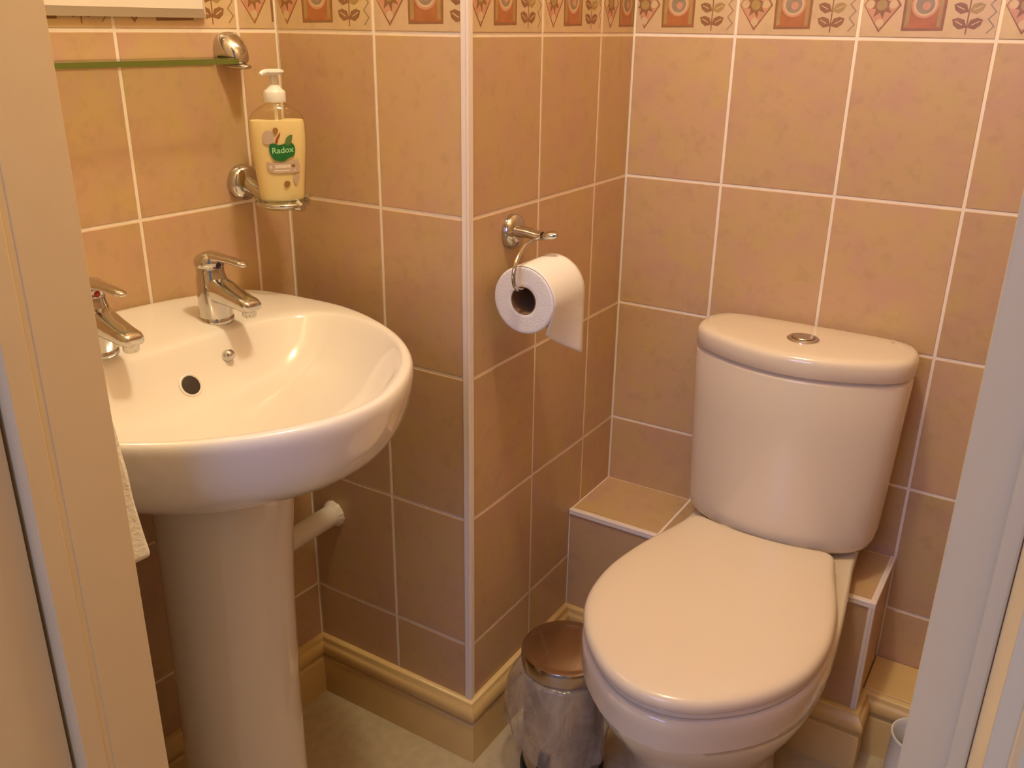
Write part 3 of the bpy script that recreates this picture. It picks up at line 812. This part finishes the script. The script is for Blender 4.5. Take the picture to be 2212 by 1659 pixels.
mb.add([v + Z * zs for v in ol] + [v + Z * (zs + tk) for v in ol], [tuple(range(ni - 1, -1, -1)), tuple(range(ni, 2 * ni))], 0)
mb.add([v + Z * zs for v in ol] + [v + Z * (zs + tk) for v in ol], [(i, (i + 1) % ni, ni + (i + 1) % ni, ni + i) for i in range(ni)], 1)
rel(mb.build('glass_panel', [M_glass, M_gedge], None, smooth=False), shelf)
def bracket(y):
    mb = MB()
    # domed cap, taller above the glass, with a jaw that reaches forward under it
    rings = []
    for p, h, w, zc in ((.0005, .0285, .0235, 1.207), (.010, .0285, .0235, 1.207), (.018, .0265, .0215, 1.2055), (.026, .0215, .0180, 1.2035), (.033, .0150, .0135, 1.2005), (.037, .007, .007, 1.1985)):
        rg = []
        for i in range(32):
            t = 2 * PI * i / 32; c, s = math.cos(t), math.sin(t)
            hh = h if s > 0 else h * .62
            rg.append(aw(p, y + w * math.copysign(abs(c) ** .85, c), zc + hh * math.copysign(abs(s) ** .85, s)))
        rings.append(rg)
    mb.loft(rings)
    mb.tube([aw(.016, y, 1.1890), aw(.032, y, 1.1885), aw(.043, y, 1.1885), aw(.047, y, 1.1885)], [.013, .011, .009, .004], n=18, flat=.4, up=(0, 0, 1))
    b = mb.build('shelf_bracket', M_chrome, None, smooth=True, angle=60); rel(b, shelf)
bracket(-.622); bracket(-1.10)

# ------------------------------------------------------------------ framed mirror above the shelf
mir = empty('wall_mirror', 'white framed wall mirror showing only its lower edge above the glass shelf', 'mirror', aw(0, -.88, 1.254))
fr0, fr1, fz0, fz1 = -1.12, -.656, 1.2535, 1.852
def fr(ins, p): return [aw(p, fr0 + ins, fz0 + ins), aw(p, fr1 - ins, fz0 + ins), aw(p, fr1 - ins, fz1 - ins), aw(p, fr0 + ins, fz1 - ins)]
mb = MB()
mb.loft([fr(.004, .0008), fr(.0, .004), fr(0, .006), fr(.0115, .0165), fr(.034, .0165), fr(.036, .012)], cap0=True, cap1=False)
rel(mb.build('mirror_frame', M_cab, None, smooth=False), mir)
mb = MB(); mb.add(fr(.035, .0125), [(0, 1, 2, 3)]); rel(mb.build('mirror_pane', M_mirror, None, smooth=False), mir)

# ------------------------------------------------------------------ hand towel by the door
vs = []; nu, nv = 30, 40
for i in range(nu):
    t = i / (nu - 1)
    for j in range(nv):
        s = j / (nv - 1)
        w0 = .010 + .070 * t ** .8
        x = -.008 + .050 * t + .016 * t ** 4 - (1 - s) * w0 * .9 + .0022 * math.sin(t * 38) * (1 - t) + .003 * math.sin(t * 11 + 1) + .004 * math.sin(t * 9) * s
        y = YI + .013 + (.012 + .004 * t) * (1 + math.sin(s * 13 + 1.2 * math.sin(t * 3))) * (.5 + .3 * s) + .004 * math.sin(t * 7 + s * 5)
        z = 1.035 - t * .262 - .022 * t * (1 - s) ** 1.2 - .010 * math.sin(s * 3) * t
        vs.append((x, y, z))
fs_ = [(i * nv + j, i * nv + j + 1, (i + 1) * nv + j + 1, (i + 1) * nv + j) for i in range(nu - 1) for j in range(nv - 1)]
tow = mk('hand_towel', vs, fs_, M_towel, None, smooth=True, angle=180)
so = tow.modifiers.new('thick', 'SOLIDIFY'); so.thickness = .005; so.offset = 0
subsurf(tow, 1)
tag(tow, 'white hand towel hanging beside the left door jamb in front of the basin', 'towel')
mb = MB(); mb.lathe([(.016, .0), (.016, .004), (.012, .006), (.0005, .0065)], (.002, YI - .002, 1.03), n=24, M=frame(Vector((0, 1, 0))))
mb.tube([(.002, YI + .003, 1.03), (.002, YI + .022, 1.022), (.002, YI + .034, 1.026), (.002, YI + .036, 1.036)], .0045, n=12)
hk = mb.build('towel_hook', M_chrome); tag(hk, 'chrome hook behind the left door jamb holding the hand towel', 'hook')

# ------------------------------------------------------------------ brush pot in the right corner
PX_, PY_ = .697, -.188
pot = empty('toilet_brush_holder', 'white round plastic pot on the floor beside the right door jamb', 'brush holder', (PX_, PY_, 0))
mb = MB(); mb.lathe([(.040, 0), (.044, .002), (.046, .010), (.0445, .06), (.043, .118), (.0445, .124), (.0455, .128), (.0445, .1305), (.0425, .1305), (.0405, .127), (.0400, .118), (.041, .01), (.0005, .008)], (PX_, PY_, 0), n=56); rel(mb.build('pot', M_wplast, None), pot)
brush = empty('toilet_brush', 'white toilet brush standing in the pot by the right door jamb', 'toilet brush', (PX_, PY_, .01))
mb = MB(); mb.lathe([(.012, .02), (.026, .03), (.030, .05), (.030, .085), (.024, .098), (.012, .104)], (PX_ + .003, PY_, 0), n=40)
bh = mb.build('brush_head', M_wplast, None, smooth=True)
rel(bh, brush)
mb = MB(); mb.tube([(PX_ + .004, PY_, .10), (PX_ + .012, PY_ + .003, .14), (PX_ + .035, PY_ + .01, .24), (PX_ + .062, PY_ + .018, .36), (PX_ + .066, PY_ + .019, .378)], [.009, .0065, .006, .008, .005], n=16); rel(mb.build('brush_handle', M_wplast, None), brush)

# ------------------------------------------------------------------ light
def lamp(name, kind, loc, energy, col, size):
    l = bpy.data.lights.new(name, kind); l.energy = energy; l.color = col
    if kind == 'POINT': l.shadow_soft_size = size
    else: l.size = size
    o = bpy.data.objects.new(name, l); o.location = loc; COL.objects.link(o); return o
lamp('ceiling_lamp', 'POINT', (.31, -.80, 2.22), 26.5, (.97, .89, .65), .06)
hall = lamp('hall_daylight', 'AREA', (.38, -2.65, 1.7), 14, (.40, .47, 1), .8)
hall.rotation_euler = (Vector((.6, -1.1, .8)) - Vector(hall.location)).to_track_quat('-Z', 'Y').to_euler()
w = bpy.data.worlds.new('hall_light'); SC.world = w; w.use_nodes = True
bg = w.node_tree.nodes['Background']; bg.inputs[0].default_value = (.62, .66, .80, 1); bg.inputs[1].default_value = .24

# ------------------------------------------------------------------ camera
yaw, pitch, roll_ = .5558081191985718, .3767761820958938, .01384191540401484
f = Vector((-math.sin(yaw) * math.cos(pitch), math.cos(yaw) * math.cos(pitch), -math.sin(pitch)))
r = Vector((math.cos(yaw), math.sin(yaw), 0)); u = r.cross(f)
r2 = math.cos(roll_) * r + math.sin(roll_) * u; u2 = -math.sin(roll_) * r + math.cos(roll_) * u
cd = bpy.data.cameras.new('camera'); cam = bpy.data.objects.new('camera', cd); COL.objects.link(cam)
M4 = Matrix((r2, u2, -f)).transposed().to_4x4(); M4.translation = Vector((.7445942686, -1.5980282269, 1.237 + .0128743))
cam.matrix_world = M4
cd.sensor_fit = 'HORIZONTAL'; cd.sensor_width = 36; cd.lens = 1959.7477775609088 / 2212 * 36; cd.clip_start = .01
SC.camera = cam
vs_ = SC.view_settings
SC.display_settings.display_device = 'sRGB'
vs_.view_transform = 'Standard'; vs_.look = 'None'; vs_.gamma = 1; vs_.exposure = 0; vs_.use_curve_mapping = False
